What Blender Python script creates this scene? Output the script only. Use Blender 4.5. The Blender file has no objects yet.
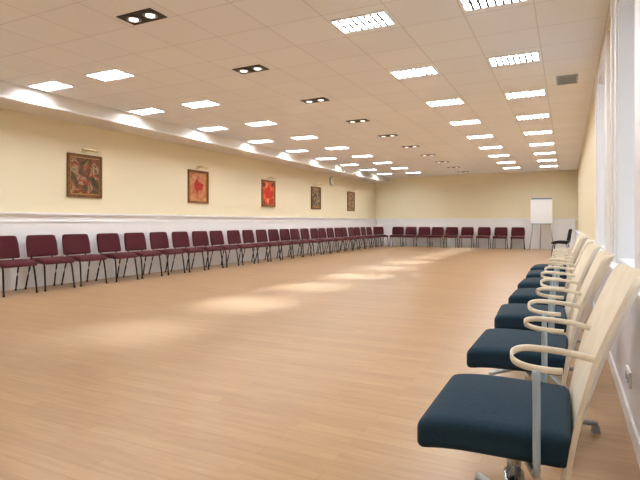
import bpy, bmesh, math, random
from mathutils import Vector, Matrix
random.seed(4)
scene=bpy.context.scene
COL=scene.collection
H=1.03; CEIL=2.96; XL=-7.6; XR=0.36; YB=20.9; YF=-1.2

# ---------------------------------------------------------------- materials
def srgb(r,g,b):
    f=lambda c:(c/12.92 if c<=.04045 else ((c+.055)/1.055)**2.4)
    return (f(r/255),f(g/255),f(b/255),1)
def newmat(name):
    m=bpy.data.materials.new(name); m.use_nodes=True
    nt=m.node_tree; return m,nt,nt.nodes['Principled BSDF']
def simple(name,col,rough=.5,metal=0,noise=0,nscale=20,bump=0,coat=0):
    m,nt,b=newmat(name)
    b.inputs['Base Color'].default_value=col
    b.inputs['Roughness'].default_value=rough
    b.inputs['Metallic'].default_value=metal
    b.inputs['Coat Weight'].default_value=coat
    if noise or bump:
        tc=nt.nodes.new('ShaderNodeTexCoord')
        n=nt.nodes.new('ShaderNodeTexNoise'); n.inputs['Scale'].default_value=nscale; n.inputs['Detail'].default_value=3
        nt.links.new(tc.outputs['Object'],n.inputs['Vector'])
        if noise:
            mx=nt.nodes.new('ShaderNodeMix'); mx.data_type='RGBA'
            mx.inputs['A'].default_value=tuple(c*(1-noise) for c in col[:3])+(1,)
            mx.inputs['B'].default_value=tuple(min(1,c*(1+noise)) for c in col[:3])+(1,)
            nt.links.new(n.outputs['Fac'],mx.inputs['Factor'])
            nt.links.new(mx.outputs['Result'],b.inputs['Base Color'])
        if bump:
            bp=nt.nodes.new('ShaderNodeBump'); bp.inputs['Strength'].default_value=bump; bp.inputs['Distance'].default_value=.002
            nt.links.new(n.outputs['Fac'],bp.inputs['Height']); nt.links.new(bp.outputs['Normal'],b.inputs['Normal'])
    return m
def emit(name,col,s):
    m=bpy.data.materials.new(name); m.use_nodes=True; nt=m.node_tree
    nt.nodes.clear(); o=nt.nodes.new('ShaderNodeOutputMaterial'); e=nt.nodes.new('ShaderNodeEmission')
    e.inputs['Color'].default_value=col; e.inputs['Strength'].default_value=s
    nt.links.new(e.outputs[0],o.inputs[0]); return m

M_wall=simple('cream_paint',srgb(238,227,198),.75,noise=.02,nscale=1.5,bump=.05)
M_white=simple('white_paint',srgb(249,249,253),.6)
M_dado=simple('lavender_white_paint',srgb(234,233,242),.5)
M_fascia=simple('white_gloss_paint',srgb(232,228,222),.45)
M_trimw=simple('white_trim',srgb(248,248,250),.4)
M_louvre=simple('louvre_aluminium',srgb(90,92,94),.6)
M_plast=simple('white_plastic',srgb(240,240,238),.4)
M_black=simple('black_frame_metal',srgb(28,26,28),.35,metal=.3)
M_burg=simple('burgundy_fabric',srgb(80,24,34),.95,noise=.18,nscale=140,bump=.3)
M_blackfab=simple('black_fabric',srgb(34,30,34),.9,noise=.18,nscale=140,bump=.3)
M_blue=simple('dark_blue_fabric',srgb(16,44,60),.95,noise=.35,nscale=70,bump=.6)
M_steel=simple('grey_steel',srgb(176,194,208),.35,metal=.4)
M_base=simple('grey_base_metal',srgb(180,186,192),.35,metal=.6)
M_chrome=simple('chrome',srgb(200,205,210),.15,metal=1)
M_brass=simple('brass',srgb(228,208,164),.35,metal=.5)
M_dark=simple('dark_housing',srgb(48,38,34),.5)
M_glide=simple('glide_plastic',srgb(150,152,155),.5)
M_easel=simple('easel_leg_metal',srgb(175,175,178),.4,metal=.1)
M_lampoff=simple('downlight_lens',srgb(150,140,128),.25)
M_grey=simple('grille_grey',srgb(165,176,186),.5)
M_grey2=simple('grille_slot',srgb(122,134,146),.5)
M_paper=simple('paper',srgb(246,246,246),.7)
M_lit=emit('fluorescent_glow',(.92,.965,1,1),57)
M_bulb=emit('halogen_glow',(1,.92,.82,1),2.0)

def wood(name,c1,c2,scale=(3,40,40),rough=.4):
    m,nt,b=newmat(name)
    tc=nt.nodes.new('ShaderNodeTexCoord'); mp=nt.nodes.new('ShaderNodeMapping'); mp.inputs['Scale'].default_value=scale
    n=nt.nodes.new('ShaderNodeTexNoise'); n.inputs['Scale'].default_value=1; n.inputs['Detail'].default_value=5
    r=nt.nodes.new('ShaderNodeValToRGB'); r.color_ramp.elements[0].position=.3; r.color_ramp.elements[0].color=c1
    r.color_ramp.elements[1].position=.7; r.color_ramp.elements[1].color=c2
    L=nt.links.new
    L(tc.outputs['Object'],mp.inputs['Vector']); L(mp.outputs[0],n.inputs['Vector']); L(n.outputs['Fac'],r.inputs['Fac']); L(r.outputs['Color'],b.inputs['Base Color'])
    b.inputs['Roughness'].default_value=rough
    return m
M_beech=wood('beech_plywood',srgb(234,220,196),srgb(244,233,213),(30,30,3))
M_frame1=wood('walnut_gilt_frame',srgb(84,50,26),srgb(128,84,44),(20,20,20),.35)
M_frame2=wood('brown_frame',srgb(104,62,32),srgb(150,98,54),(20,20,20),.35)
M_gold=simple('gilt_liner',srgb(190,150,80),.35,metal=.6)

def floor_mat():
    m,nt,b=newmat('laminate_planks'); L=nt.links.new
    tc=nt.nodes.new('ShaderNodeTexCoord')
    br=nt.nodes.new('ShaderNodeTexBrick'); br.inputs['Scale'].default_value=1
    br.inputs['Brick Width'].default_value=.9; br.inputs['Row Height'].default_value=.085; br.inputs['Mortar Size'].default_value=.0010
    br.inputs['Mortar Smooth'].default_value=.2
    br.offset=.37; br.inputs['Bias'].default_value=0
    br.inputs['Color1'].default_value=srgb(175,138,99); br.inputs['Color2'].default_value=srgb(185,148,108); br.inputs['Mortar'].default_value=srgb(150,115,80)
    L(tc.outputs['Object'],br.inputs['Vector'])
    mp=nt.nodes.new('ShaderNodeMapping'); mp.inputs['Scale'].default_value=(3,38,1)
    n=nt.nodes.new('ShaderNodeTexNoise'); n.inputs['Scale'].default_value=1; n.inputs['Detail'].default_value=6; n.inputs['Roughness'].default_value=.65
    L(tc.outputs['Object'],mp.inputs['Vector']); L(mp.outputs[0],n.inputs['Vector'])
    r=nt.nodes.new('ShaderNodeValToRGB'); r.color_ramp.elements[0].position=.25; r.color_ramp.elements[0].color=(.80,.79,.77,1)
    r.color_ramp.elements[1].position=.75; r.color_ramp.elements[1].color=(1.06,1.06,1.06,1)
    L(n.outputs['Fac'],r.inputs['Fac'])
    mx=nt.nodes.new('ShaderNodeMix'); mx.data_type='RGBA'; mx.blend_type='MULTIPLY'; mx.inputs['Factor'].default_value=1
    L(br.outputs['Color'],mx.inputs['A']); L(r.outputs['Color'],mx.inputs['B']); L(mx.outputs['Result'],b.inputs['Base Color'])
    b.inputs['Roughness'].default_value=.33
    bp=nt.nodes.new('ShaderNodeBump'); bp.inputs['Strength'].default_value=.12; bp.inputs['Distance'].default_value=.001
    L(n.outputs['Fac'],bp.inputs['Height']); L(bp.outputs['Normal'],b.inputs['Normal'])
    return m
M_floor=floor_mat()
def ceil_mat():
    m,nt,b=newmat('ceiling_tiles'); L=nt.links.new
    tc=nt.nodes.new('ShaderNodeTexCoord'); mp=nt.nodes.new('ShaderNodeMapping'); mp.inputs['Location'].default_value=(.26+60,60,0)
    br=nt.nodes.new('ShaderNodeTexBrick'); br.inputs['Scale'].default_value=1; br.offset=0; br.squash=1
    br.inputs['Brick Width'].default_value=.6; br.inputs['Row Height'].default_value=.6; br.inputs['Mortar Size'].default_value=.0065
    br.inputs['Mortar Smooth'].default_value=.1
    br.inputs['Color1'].default_value=srgb(240,242,248); br.inputs['Color2'].default_value=srgb(244,246,251); br.inputs['Mortar'].default_value=srgb(223,223,228)
    L(tc.outputs['Object'],mp.inputs['Vector']); L(mp.outputs[0],br.inputs['Vector'])
    n=nt.nodes.new('ShaderNodeTexNoise'); n.inputs['Scale'].default_value=60; n.inputs['Detail'].default_value=3
    L(tc.outputs['Object'],n.inputs['Vector'])
    bp=nt.nodes.new('ShaderNodeBump'); bp.inputs['Strength'].default_value=.2; bp.inputs['Distance'].default_value=.002
    L(n.outputs['Fac'],bp.inputs['Height']); L(bp.outputs['Normal'],b.inputs['Normal'])
    L(br.outputs['Color'],b.inputs['Base Color']); b.inputs['Roughness'].default_value=.85
    return m
M_ceil=ceil_mat()

# ---------------------------------------------------------------- mesh helpers
def bm_box(bm,x0,x1,y0,y1,z0,z1):
    v=[bm.verts.new(p) for p in [(x0,y0,z0),(x1,y0,z0),(x1,y1,z0),(x0,y1,z0),(x0,y0,z1),(x1,y0,z1),(x1,y1,z1),(x0,y1,z1)]]
    for f in [(0,3,2,1),(4,5,6,7),(0,1,5,4),(1,2,6,5),(2,3,7,6),(3,0,4,7)]: bm.faces.new([v[i] for i in f])
def finish(bm,name,mat,smooth=False):
    me=bpy.data.meshes.new(name); bmesh.ops.recalc_face_normals(bm,faces=bm.faces); bm.to_mesh(me); bm.free()
    for m in (mat if isinstance(mat,list) else [mat]): me.materials.append(m)
    if smooth:
        for p in me.polygons: p.use_smooth=True
    return me
def boxes_mesh(name,boxes,mat,bevel=0):
    bm=bmesh.new()
    for b in boxes: bm_box(bm,*b)
    if bevel: bmesh.ops.bevel(bm,geom=bm.edges[:],offset=bevel,segments=2,affect='EDGES',profile=.7)
    return finish(bm,name,mat)
def rbox_mesh(name,size,r,mat,n=10,deform=None):
    sx,sy,sz=[s/2 for s in size]
    bm=bmesh.new(); bmesh.ops.create_cube(bm,size=2)
    bmesh.ops.subdivide_edges(bm,edges=bm.edges[:],cuts=n,use_grid_fill=True)
    for v in bm.verts:
        p=[]
        for c,s in zip(v.co,(sx,sy,sz)):
            t=math.sin(c*math.pi/2)
            t=.5*t+.5*c if s>r*3 else c
            p.append(t*s)
        inner=[max(-(s-r),min(s-r,q)) for q,s in zip(p,(sx,sy,sz))]
        d=Vector([a-b for a,b in zip(p,inner)])
        if d.length>1e-9: d=d.normalized()*r
        v.co=Vector(inner)+d
        if deform: v.co=deform(v.co)
    return finish(bm,name,mat,True)
def sweep(bm,pts,r,seg=10,ry=None,closed=False,up=Vector((0,0,1)),rect=False):
    pts=[Vector(p) for p in pts]; n=len(pts); rings=[]
    for i,p in enumerate(pts):
        if closed: t=pts[(i+1)%n]-pts[i-1]
        else: t=pts[min(i+1,n-1)]-pts[max(i-1,0)]
        t.normalize()
        u=up if abs(t.dot(up))<.97 else Vector((1,0,0))
        s=t.cross(u).normalized(); w=s.cross(t).normalized()
        rr=r[i] if isinstance(r,(list,tuple)) else r
        rz=(ry if ry else rr)
        if rect:
            c=.25
            prof=[(1,1-c),(1-c,1),(-1+c,1),(-1,1-c),(-1,-1+c),(-1+c,-1),(1-c,-1),(1,-1+c)]
        else: prof=[(math.cos(2*math.pi*k/seg),math.sin(2*math.pi*k/seg)) for k in range(seg)]
        rings.append([bm.verts.new(p+s*a*rr+w*b*rz) for a,b in prof])
    seg=len(rings[0])
    for i in range(n if closed else n-1):
        A=rings[i];B=rings[(i+1)%n]
        for k in range(seg): bm.faces.new([A[k],A[(k+1)%seg],B[(k+1)%seg],B[k]])
    if not closed: bm.faces.new(rings[0]); bm.faces.new(rings[-1])
def tube_mesh(name,paths,mat,seg=10):
    bm=bmesh.new()
    for p in paths: sweep(bm,*p)
    return finish(bm,name,mat,True)
def smooth_path(pts,k=6,closed=False):
    P=[Vector(p) for p in pts]; out=[]; n=len(P)
    for i in range(n if closed else n-1):
        if closed: p0,p1,p2,p3=P[i-1],P[i],P[(i+1)%n],P[(i+2)%n]
        else: p0,p1,p2,p3=P[max(i-1,0)],P[i],P[i+1],P[min(i+2,n-1)]
        for j in range(k):
            t=j/k
            out.append(.5*((2*p1)+(-p0+p2)*t+(2*p0-5*p1+4*p2-p3)*t*t+(-p0+3*p1-3*p2+p3)*t**3))
    if not closed: out.append(P[-1])
    return out
def obj(name,data,parent=None,loc=(0,0,0),rot=(0,0,0)):
    o=bpy.data.objects.new(name,data); COL.objects.link(o); o.location=loc; o.rotation_euler=rot
    if parent: o.parent=parent
    return o
def top(name,label,cat,data=None,loc=(0,0,0),rotz=0,group=None):
    o=obj(name,data,None,loc,(0,0,rotz)); o['label']=label; o['category']=cat
    if group: o['group']=group
    if data is None: o.empty_display_size=.1
    return o
def struct(name,me):
    o=obj(name,me); o['kind']='structure'; return o
def clone(root,loc,rotz=None,label=None):
    c=root.copy(); COL.objects.link(c); c.location=loc
    if rotz is not None: c.rotation_euler=(0,0,rotz)
    if label: c['label']=label
    for ch in list(root.children):
        d=ch.copy(); COL.objects.link(d); d.parent=c
        for g in list(ch.children):
            e=g.copy(); COL.objects.link(e); e.parent=d
    return c

# ---------------------------------------------------------------- room
struct('floor',boxes_mesh('floor',[(XL-.2,XR+.4,YF-.2,YB+.2,-.1,0)],M_floor))
struct('ceiling',boxes_mesh('ceiling',[(XL-.2,XR+.4,YF-.2,YB+.2,CEIL,CEIL+.1)],M_ceil))
struct('wall_left',boxes_mesh('wall_left',[(XL-.2,XL,YF-.2,YB+.2,0,CEIL)],M_wall))
struct('wall_back',boxes_mesh('wall_back',[(XL,XR+.4,YB,YB+.2,0,CEIL)],M_wall))
struct('wall_front',boxes_mesh('wall_front',[(XL,XR+.4,YF-.2,YF,0,CEIL)],M_wall))
wins=[(1.0,2.1),(3.2,4.35),(5.6,6.7)]
WZ0,WZ1=.74,2.66; XO=XR+.26; DZ=.70
bx=[(XR,XO,YF,YB,0,WZ0),(XR,XO,YF,YB,WZ1,CEIL)]
prev=YF
for a,b in wins:
    bx.append((XR,XO,prev,a,WZ0,WZ1)); prev=b
bx.append((XR,XO,prev,YB,WZ0,WZ1))
struct('wall_right',boxes_mesh('wall_right',bx,M_wall))
struct('trim_1',boxes_mesh('dado_right',[(.285,XR,YF,YB,0,DZ)],M_dado))
struct('trim_2',boxes_mesh('sill_right',[(.272,XR,YF,YB,DZ,DZ+.02)],M_trimw,.004))
struct('baseboard_right',boxes_mesh('baseboard_right',[(.272,.285,YF,YB,0,.09)],M_trimw,.003))
M_glass=bpy.data.materials.new('window_glass'); M_glass.use_nodes=True
nt=M_glass.node_tree; nt.nodes.clear()
o_=nt.nodes.new('ShaderNodeOutputMaterial'); t_=nt.nodes.new('ShaderNodeBsdfTransparent'); g_=nt.nodes.new('ShaderNodeBsdfGlossy'); g_.inputs['Roughness'].default_value=.03
x_=nt.nodes.new('ShaderNodeMixShader'); x_.inputs[0].default_value=.08
nt.links.new(t_.outputs[0],x_.inputs[1]); nt.links.new(g_.outputs[0],x_.inputs[2]); nt.links.new(x_.outputs[0],o_.inputs[0])
AW=.22
for i,(a,b) in enumerate(wins):
    m=(a+b)/2; t=.02
    L=[(XR-.015,XO,a,a+t,WZ0,WZ1),(XR-.015,XO,b-t,b,WZ0,WZ1),(XR-.015,XO,a+t,b-t,WZ0,WZ0+t),(XR-.015,XO,a+t,b-t,WZ1-t,WZ1)]
    L+=[(XR-.03,XR,a-AW,a,DZ+.02,WZ1+.16),(XR-.03,XR,b,b+AW,DZ+.02,WZ1+.16),(XR-.03,XR,a,b,WZ1,WZ1+.16)]
    L+=[(XR-.05,XR-.03,b+AW-.08,b+AW,DZ+.02,WZ1+.16)]
    xs0,xs1=XR+.16,XR+.21
    L+=[(xs0,xs1,a+t,a+t+.07,WZ0+t,WZ1-t),(xs0,xs1,b-t-.07,b-t,WZ0+t,WZ1-t),(xs0,xs1,m-.06,m+.06,WZ0+t,WZ1-t),
        (xs0,xs1,a+t+.07,m-.06,WZ0+t,WZ0+.09),(xs0,xs1,m+.06,b-t-.07,WZ0+t,WZ0+.09),
        (xs0,xs1,a+t+.07,m-.06,WZ1-.09,WZ1-t),(xs0,xs1,m+.06,b-t-.07,WZ1-.09,WZ1-t)]
    w=struct('window_%d'%(i+1),boxes_mesh('window',L,M_trimw))
    g=obj('window_pane',boxes_mesh('pane',[(xs0+.02,xs0+.026,a+t+.07,m-.06,WZ0+.09,WZ1-.09),(xs0+.02,xs0+.026,m+.06,b-t-.07,WZ0+.09,WZ1-.09)],M_glass),w)
FX=-6.92; BZ=2.73
struct('trim_3',boxes_mesh('bulkhead',[(XL,FX,YF,YB,BZ,CEIL)],M_fascia))
struct('trim_4',boxes_mesh('bulkhead_lip',[(FX,FX+.03,YF,YB,BZ,BZ+.03)],M_trimw,.004))
struct('trim_5',boxes_mesh('wainscot_left',[(XL,XL+.03,YF,YB,0,1.12)],M_white))
struct('trim_6',boxes_mesh('rail_left',[(XL,XL+.065,YF,YB,1.15,1.18),(XL,XL+.045,YF,YB,1.12,1.15),(XL+.03,XL+.045,YF,YB,1.03,1.045)],M_trimw))
struct('trim_7',boxes_mesh('wainscot_back',[(XL+.065,.265,YB-.03,YB,0,1.11)],M_white))
struct('trim_8',boxes_mesh('rail_back',[(XL+.065,XR,YB-.06,YB,1.145,1.175),(XL+.065,XR,YB-.042,YB,1.11,1.145)],M_trimw))
struct('baseboard_left',boxes_mesh('baseboard_left',[(XL+.03,XL+.045,YF,YB-.05,0,.09)],M_trimw))
struct('baseboard_back',boxes_mesh('baseboard_back',[(XL+.05,.26,YB-.045,YB-.03,0,.09)],M_trimw))

# ---------------------------------------------------------------- ceiling luminaires
root=top('ceiling_light','recessed fluorescent ceiling light with white louvre','ceiling light',group='fluorescent ceiling lights')
W,D=.26,.15
fr=[(-W-.02,-W,-D-.02,D+.02,-.016,0),(W,W+.02,-D-.02,D+.02,-.016,0),(-W,W,-D-.02,-D,-.016,0),(-W,W,D,D+.02,-.016,0)]
obj('light_frame',boxes_mesh('light_frame',fr,M_trimw),root)
obj('lamp_panel',boxes_mesh('lamp_panel',[(-W,W,-D,D,-.004,-.001)],M_lit),root)
lv=[(-W+ (2*W)*k/8-.011,-W+(2*W)*k/8+.011,-D,D,-.02,-.009) for k in range(1,8)]+[(-W,W,-.008,.008,-.02,-.009)]
obj('louvre',boxes_mesh('louvre',lv,M_louvre),root)
first=True
for X,dy in ((-.56,0),(-1.76,0),(-5.36,.15),(-6.54,.15)):
    for k in range(-2,9):  # rows continue unseen towards the camera, lamps added to light the foreground
        Y=4.5+1.8*k+dy
        if Y<.5: continue
        if first: root.location=(X,Y,CEIL); first=False
        else: clone(root,(X,Y,CEIL))
# ---------------------------------------------------------------- twin downlights
root=top('twin_downlight','dark rectangular twin spot downlight in the ceiling','ceiling light',group='twin spot downlights')
bm=bmesh.new()
for b in [(-.21,.21,-.11,-.095,-.008,0),(-.21,.21,.095,.11,-.008,0),(-.21,-.195,-.095,.095,-.008,0),(.195,.21,-.095,.095,-.008,0),(-.012,.012,-.095,.095,-.007,0),(-.195,.195,-.095,.095,-.004,0)]: bm_box(bm,*b)
obj('housing',finish(bm,'housing',M_dark),root)
def disc(name,r,z0,z1,mat,r2=None,seg=24):
    bm=bmesh.new(); bmesh.ops.create_cone(bm,cap_ends=True,segments=seg,radius1=r,radius2=r2 or r,depth=z1-z0)
    bmesh.ops.translate(bm,verts=bm.verts,vec=(0,0,(z0+z1)/2)); return finish(bm,name,mat)
refl=tube_mesh('reflector_ring',[([(.065*math.cos(a),.065*math.sin(a),-.009) for a in [2*math.pi*k/24 for k in range(24)]],.008,8,None,True)],M_lampoff)
lens=disc('lens',.042,-.018,-.006,M_bulb,.045)
for sx in (-.105,.105):
    r=obj('reflector',refl,root,(sx,0,0)); obj('bulb',lens,r)
sl=bpy.data.lights.new('spot','SPOT'); sl.energy=420; sl.spot_size=math.radians(32); sl.spot_blend=1; sl.shadow_soft_size=.05; sl.color=(.58,.76,1)
for sx,ry,rx in ((-.105,-.04,.06),(.105,.07,-.065)):
    obj('spot_lamp',sl,root,(sx,0,-.03),(rx,ry,0))
dim=sl.copy(); dim.energy=210
for k in range(-1,9):
    Y=5.27+1.8*k
    if k==-1: root.location=(-3.58,Y,CEIL)
    else: clone(root,(-3.58,Y,CEIL),random.uniform(-.05,.05))
for c in root.children:
    if c.type=='LIGHT': c.data=dim
v=top('ceiling_vent','square blue-grey slatted air vent in the ceiling','air vent',loc=(-.0,7.55,CEIL))
obj('vent_frame',boxes_mesh('vent_frame',[(-.13,-.11,-.22,.22,-.012,0),(.11,.13,-.22,.22,-.012,0),(-.11,.11,-.22,-.20,-.012,0),(-.11,.11,.20,.22,-.012,0)],M_grey),v)
obj('vent_slats',boxes_mesh('vent_slats',[(-.11,.11,-.20,.20,-.003,0)]+[(-.11+.028*k,-.10+.028*k,-.2,.2,-.008,-.003) for k in range(8)],M_grey2),v)

# ---------------------------------------------------------------- stacking chair (faces +x)
def build_stacking():
    root=top('stacking_chair','burgundy upholstered stacking chair with black metal legs','chair',group='burgundy stacking chairs')
    def ds(c):
        u=c.x/.21; 
        return Vector((c.x+.02,c.y*(1-.05*max(0,-u)),c.z+.445-.025*max(0,u)**3+.012*(1-u*u)*(1 if c.z>0 else 0)))
    obj('seat',rbox_mesh('seat',(.45,.50,.06),.028,M_burg,8,ds),root)
    def db(c):
        return Vector((c.x-.235-.18*c.z+ .45*c.y*c.y,c.y*(1-.10*max(0,c.z/.16)**2),c.z+.66))
    obj('backrest',rbox_mesh('backrest',(.048,.50,.335),.023,M_burg,8,db),root)
    r=.0125
    for s in (-1,1):
        obj('leg',tube_mesh('leg',[(smooth_path([(.05,s*.215,.412),(.16,s*.22,.402),(.195,s*.225,.34),(.235,s*.24,.012)],5),r,8)],M_black),root)
        obj('leg',tube_mesh('leg',[(smooth_path([(.03,s*.215,.412),(-.13,s*.215,.407),(-.17,s*.22,.34),(-.25,s*.235,.012)],5),r,8)],M_black),root)
        for x in (.235,-.25): obj('foot_cap',disc('foot_cap',.016,0,.03,M_black,seg=12),root,(x,s*(.24 if x>0 else .235),0))
    obj('frame',tube_mesh('frame',[([(.14,-.22,.405),(.14,.22,.405)],.01,8),([(-.13,-.215,.405),(-.13,.215,.405)],.01,8),
        (smooth_path([(-.02,-.17,.41),(-.16,-.17,.415),(-.215,-.17,.5),(-.235,-.17,.64)],5),.011,8),
        (smooth_path([(-.02,.17,.41),(-.16,.17,.415),(-.215,.17,.5),(-.235,.17,.64)],5),.011,8)],M_black),root)
    return root
sc=build_stacking()
sc.location=(-7.15,4.46,0)
for k in range(1,25):
    clone(sc,(-7.15+random.uniform(-.02,.02),4.46+.625*k+random.uniform(-.015,.015),0),random.uniform(-.05,.05))
clone(sc,(-7.1,20.2,0),-.75)
for X in (-6.46,-5.9,-5.33,-4.78,-4.19,-3.58,-2.94,-2.31,-1.68):
    clone(sc,(X,20.4+random.uniform(-.03,.03),0),-math.pi/2+random.uniform(-.05,.05))
c=clone(sc,(-.15,16.2,0),math.pi-.1,'black upholstered stacking chair standing beside the dado wall')
del c['group']
for ch in c.children:
    if ch.name.split('.')[0] in ('seat','backrest'):
        ch.data=ch.data.copy(); ch.data.materials[0]=M_blackfab

# ---------------------------------------------------------------- beech armchair (faces -x)
def build_arm():
    root=top('beech_armchair','beech plywood armchair with dark blue fabric seat and metal pedestal','chair',group='beech armchairs with dark blue seats')
    def ds(c):
        u=-c.x/.21
        z=c.z+.405-.018*max(0,u)**3+(.014*(1-u*u)*(1-(c.y/.26)**2) if c.z>0 else 0)
        return Vector((c.x,c.y*(1+.03*u),z))
    obj('seat',rbox_mesh('seat',(.42,.51,.092),.026,M_blue,16,ds),root)
    prof=smooth_path([(.19,0,.235),(.21,0,.34),(.236,0,.45),(.278,0,.58),(.334,0,.73),(.398,0,.885)],5)
    bm=bmesh.new(); n=len(prof); ny=16; front=[];back=[]
    z0=prof[0].z; dz=prof[-1].z-z0
    for i,p in enumerate(prof):
        tt=(prof[min(i+1,n-1)]-prof[max(i-1,0)]).normalized(); nm=Vector((-tt.z,0,tt.x))
        s=(p.z-z0)/dz
        hw=.225+.04*min(1,s*2.0)
        e=min(1,(1-s)/.06); hw-=.03*(1-math.sqrt(max(0,1-(1-e)**2)))
        e=min(1,s/.05); hw-=.02*(1-math.sqrt(max(0,1-(1-e)**2)))
        fr_=[];bk=[]
        for j in range(ny+1):
            y=hw*(2*j/ny-1); off=-.6*y*y*min(1,s*1.5)
            q=Vector((p.x+off,y,p.z))
            fr_.append(bm.verts.new(q+nm*.0065)); bk.append(bm.verts.new(q-nm*.0065))
        front.append(fr_); back.append(bk)
    for i in range(n-1):
        for j in range(ny):
            bm.faces.new([front[i][j],front[i][j+1],front[i+1][j+1],front[i+1][j]])
            bm.faces.new([back[i][j],back[i+1][j],back[i+1][j+1],back[i][j+1]])
        bm.faces.new([front[i][0],front[i+1][0],back[i+1][0],back[i][0]])
        bm.faces.new([front[i][ny],back[i][ny],back[i+1][ny],front[i+1][ny]])
    for j in range(ny):
        bm.faces.new([front[0][j],back[0][j],back[0][j+1],front[0][j+1]])
        bm.faces.new([front[-1][j],front[-1][j+1],back[-1][j+1],back[-1][j]])
    me=finish(bm,'backrest',M_beech,True); me.set_sharp_from_angle(angle=.9)
    obj('backrest',me,root)
    for s in (-1,1):
        path=smooth_path([(.275,s*.225,.662),(.21,s*.230,.675),(.13,s*.232,.68),(.085,s*.235,.677),(.062,s*.246,.665),(.068,s*.263,.648),(.10,s*.27,.637),(.15,s*.27,.633),(.19,s*.266,.633)],6)
        am=tube_mesh('armrest',[(path,.0045,10,.0095)],M_beech)
        obj('armrest',am,root)
        post=smooth_path([(.125,s*.27,.63),(.126,s*.27,.55),(.126,s*.268,.44),(.125,s*.262,.35),(.11,s*.2,.33),(.05,0,.33)],6)
        obj('arm_post',tube_mesh('arm_post',[(post,.0105,10,.0105)],M_steel),root)
    obj('seat_plate',boxes_mesh('seat_plate',[(-.11,.17,-.1,.1,.325,.358)],M_steel,.006),root)
    hx=.045
    obj('pedestal',tube_mesh('pedestal',[([(hx,0,.05),(hx,0,.22)],.032,20),([(hx,0,.22),(hx,0,.33)],.022,20)],M_chrome),root)
    for k in range(4):
        a=math.radians(118)+k*math.pi/2; ca,sa=math.cos(a),math.sin(a)
        R=.33
        pts=smooth_path([(hx,0,.09),(hx+.14*ca,.14*sa,.075),(hx+R*ca,R*sa,.04)],5)
        rr=[.022-.010*i/(len(pts)-1) for i in range(len(pts))]
        b=obj('base_leg',tube_mesh('base_leg',[(pts,rr,10)],M_base),root)
        obj('glide',disc('glide',.022,0,.034,M_glide,.016,16),b,(hx+(R-.005)*ca,(R-.005)*sa,0))
    return root
ac=build_arm(); ac.location=(-.2,1.74,0)
for k in range(1,7):
    clone(ac,(-.2+random.uniform(-.015,.0),1.72+.93*k,0),random.uniform(-.04,.04))

# ---------------------------------------------------------------- pictures
def paint_mat(i,cols,scale,centre=None):
    m,nt,b=newmat('painting_surface_%d'%i); L=nt.links.new
    tc=nt.nodes.new('ShaderNodeTexCoord')
    n=nt.nodes.new('ShaderNodeTexNoise'); n.inputs['Scale'].default_value=scale; n.inputs['Detail'].default_value=3; n.inputs['Distortion'].default_value=.8
    mp=nt.nodes.new('ShaderNodeMapping'); mp.inputs['Location'].default_value=(i*3.1,i*1.7,i)
    L(tc.outputs['Object'],mp.inputs['Vector']); L(mp.outputs[0],n.inputs['Vector'])
    r=nt.nodes.new('ShaderNodeValToRGB'); cr=r.color_ramp; cr.interpolation='EASE'
    k=len(cols)
    while len(cr.elements)<k: cr.elements.new(.5)
    for j,c in enumerate(cols):
        cr.elements[j].position=.32+.36*j/(k-1); cr.elements[j].color=c
    L(n.outputs['Fac'],r.inputs['Fac']); out=r.outputs['Color']
    if centre:
        n2=nt.nodes.new('ShaderNodeTexNoise'); n2.inputs['Scale'].default_value=7; n2.inputs['Detail'].default_value=1
        L(mp.outputs[0],n2.inputs['Vector'])
        ln=nt.nodes.new('ShaderNodeVectorMath'); ln.operation='LENGTH'
        L(tc.outputs['Object'],ln.inputs[0])
        ad=nt.nodes.new('ShaderNodeMath'); ad.operation='MULTIPLY_ADD'; ad.inputs[1].default_value=.45
        L(n2.outputs['Fac'],ad.inputs[0]); L(ln.outputs['Value'],ad.inputs[2])
        r2=nt.nodes.new('ShaderNodeValToRGB'); r2.color_ramp.elements[0].position=.37; r2.color_ramp.elements[0].color=(1,1,1,1)
        r2.color_ramp.elements[1].position=.40; r2.color_ramp.elements[1].color=(0,0,0,1)
        L(ad.outputs[0],r2.inputs['Fac'])
        mx=nt.nodes.new('ShaderNodeMix'); mx.data_type='RGBA'; L(r2.outputs['Color'],mx.inputs['Factor']); L(out,mx.inputs['A']); mx.inputs['B'].default_value=centre
        out=mx.outputs['Result']
    L(out,b.inputs['Base Color']); b.inputs['Roughness'].default_value=.4
    return m
pics=[
 (6.04,'framed painting of orange and pale blossoms over dark green foliage',[srgb(30,32,20),srgb(62,64,36),srgb(88,60,32),srgb(140,66,38),srgb(160,136,104),srgb(70,70,46)],6,None,M_frame1),
 (9.05,'framed painting of a red flower on warm tan',[srgb(186,116,72),srgb(200,142,96),srgb(180,106,66),srgb(206,156,110)],3,srgb(170,28,18),M_frame2),
 (12.06,'framed painting in bright red and orange with dark patches',[srgb(60,25,20),srgb(190,40,20),srgb(225,100,40),srgb(230,190,140)],5,srgb(200,30,15),M_frame2),
 (15.05,'framed painting in dark green and brown with pale accents',[srgb(35,40,30),srgb(70,60,40),srgb(170,140,100),srgb(60,70,60)],6,None,M_frame1),
 (18.1,'framed painting in dark brown, olive and muted red',[srgb(60,45,35),srgb(120,80,50),srgb(170,140,100),srgb(80,70,50)],6,None,M_frame1)]
PW,PH=.35,.375
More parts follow.
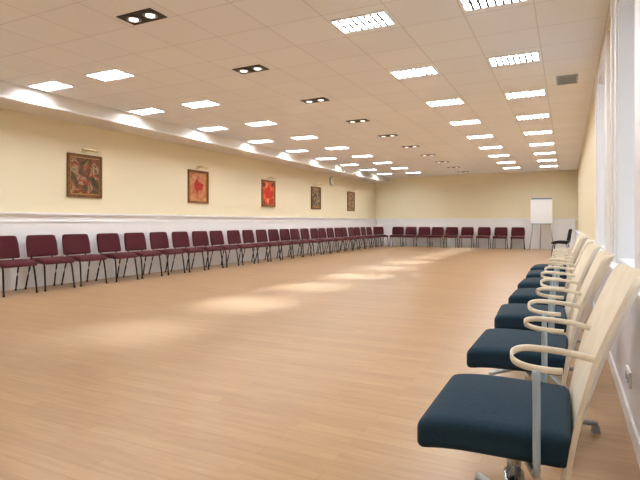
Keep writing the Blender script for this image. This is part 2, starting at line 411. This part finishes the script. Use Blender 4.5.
for i,(Y,lab,cols,sc_,cen,fm) in enumerate(pics):
    p=top('framed_painting',lab,'painting',loc=(XL,Y,1.835),group='framed paintings on the cream wall')
    t=.05
    me=boxes_mesh('picture_frame',[(0.003,.035,-PW,-PW+t,-PH,PH),(0.003,.035,PW-t,PW,-PH,PH),(0.003,.035,-PW+t,PW-t,-PH,-PH+t),(0.003,.035,-PW+t,PW-t,PH-t,PH)],fm,.004)
    obj('picture_frame',me,p)
    q=.012; a=PW-t; c_=PH-t
    obj('frame_liner',boxes_mesh('frame_liner',[(0.003,.026,-a,-a+q,-c_,c_),(0.003,.026,a-q,a,-c_,c_),(0.003,.026,-a+q,a-q,-c_,-c_+q),(0.003,.026,-a+q,a-q,c_-q,c_)],M_gold),p)
    obj('canvas',boxes_mesh('canvas',[(.002,.015,-a+q,a-q,-c_+q,c_-q)],paint_mat(i,cols,sc_,cen)),p)
    l=top('picture_lamp','slim pale brass picture lamp mounted above a painting','lamp',loc=(XL,Y,2.27),group='brass picture lamps')
    obj('wall_plate',boxes_mesh('wall_plate',[(0.001,.012,-.05,.05,-.03,.03)],M_brass,.003),l)
    obj('lamp_arm',tube_mesh('lamp_arm',[(smooth_path([(.01,0,0),(.06,0,.03),(.11,0,.04),(.15,0,.02)],5),.006,8)],M_brass),l)
    obj('lamp_shade',tube_mesh('lamp_shade',[([(.155,-.15,.01),(.155,.15,.01)],.022,12)],M_brass),l)
w=top('wall_clock','small round white clock high on the cream wall','clock',loc=(XL,16.3,2.5))
bm=bmesh.new(); bmesh.ops.create_cone(bm,cap_ends=True,segments=28,radius1=.17,radius2=.16,depth=.04); bmesh.ops.rotate(bm,verts=bm.verts,matrix=Matrix.Rotation(math.pi/2,3,'Y')); bmesh.ops.translate(bm,verts=bm.verts,vec=(.022,0,0))
obj('clock_case',finish(bm,'clock_case',M_grey),w)
bm=bmesh.new(); bmesh.ops.create_cone(bm,cap_ends=True,segments=28,radius1=.14,radius2=.14,depth=.004); bmesh.ops.rotate(bm,verts=bm.verts,matrix=Matrix.Rotation(math.pi/2,3,'Y')); bmesh.ops.translate(bm,verts=bm.verts,vec=(.044,0,0))
obj('clock_face',finish(bm,'clock_face',M_paper),w)
obj('clock_hand',boxes_mesh('clock_hand',[(.046,.05,-.003,.003,0,.08),(.046,.05,0,.055,-.003,.003)],M_grey2),w)

# ---------------------------------------------------------------- flip chart
f=top('flip_chart','white flip chart easel with paper pad by the end wall','flip chart',loc=(-.85,20.2,0))
obj('board',boxes_mesh('board',[(-.37,.37,0,.02,.95,1.93)],M_trimw,.004),f)
obj('paper_pad',boxes_mesh('paper_pad',[(-.34,.34,-.012,-.001,.99,1.86)],M_paper),f)
obj('clamp_bar',boxes_mesh('clamp_bar',[(-.36,.36,-.03,-.001,1.865,1.92)],M_grey2,.004),f)
obj('pen_tray',boxes_mesh('pen_tray',[(-.36,.36,-.07,-.001,.94,.955),(-.36,.36,-.07,-.062,.955,.975)],M_grey),f)
obj('leg',tube_mesh('leg',[([(-.28,.03,1.0),(-.42,-.18,.01)],.02,10)],M_easel),f)
obj('leg',tube_mesh('leg',[([(.28,.03,1.0),(.42,-.18,.01)],.02,10)],M_easel),f)
obj('leg',tube_mesh('leg',[([(0,.035,1.5),(0,.42,.01)],.02,10)],M_easel),f)
f.rotation_euler=(0,0,.15)

s=top('wall_socket','white double power socket low on the dado wall','socket',loc=(.285,2.95,.25))
obj('socket_plate',boxes_mesh('socket_plate',[(-.012,-.0005,-.075,.075,-.04,.04)],M_plast,.002),s)
for yy in (-.037,.037):
    bm=bmesh.new(); bmesh.ops.create_cone(bm,cap_ends=True,segments=20,radius1=.022,radius2=.022,depth=.004); bmesh.ops.rotate(bm,verts=bm.verts,matrix=Matrix.Rotation(math.pi/2,3,'Y'))
    obj('socket_recess',finish(bm,'socket_recess',M_grey),s,(-.0135,yy,0))

# ---------------------------------------------------------------- world, camera
w=bpy.data.worlds.new('daylight'); scene.world=w; w.use_nodes=True
bg=w.node_tree.nodes['Background']; bg.inputs['Color'].default_value=(.82,.91,1,1); bg.inputs['Strength'].default_value=.95
cam=bpy.data.cameras.new('camera'); co=bpy.data.objects.new('camera',cam); COL.objects.link(co)
cam.sensor_width=36; cam.lens=500/640*36; cam.shift_y=-18/640; cam.clip_start=.05
co.location=(0,0,H); co.rotation_euler=(math.pi/2,0,math.atan(247/500))
scene.camera=co
scene.view_settings.view_transform='Standard'
scene.view_settings.exposure=0.08
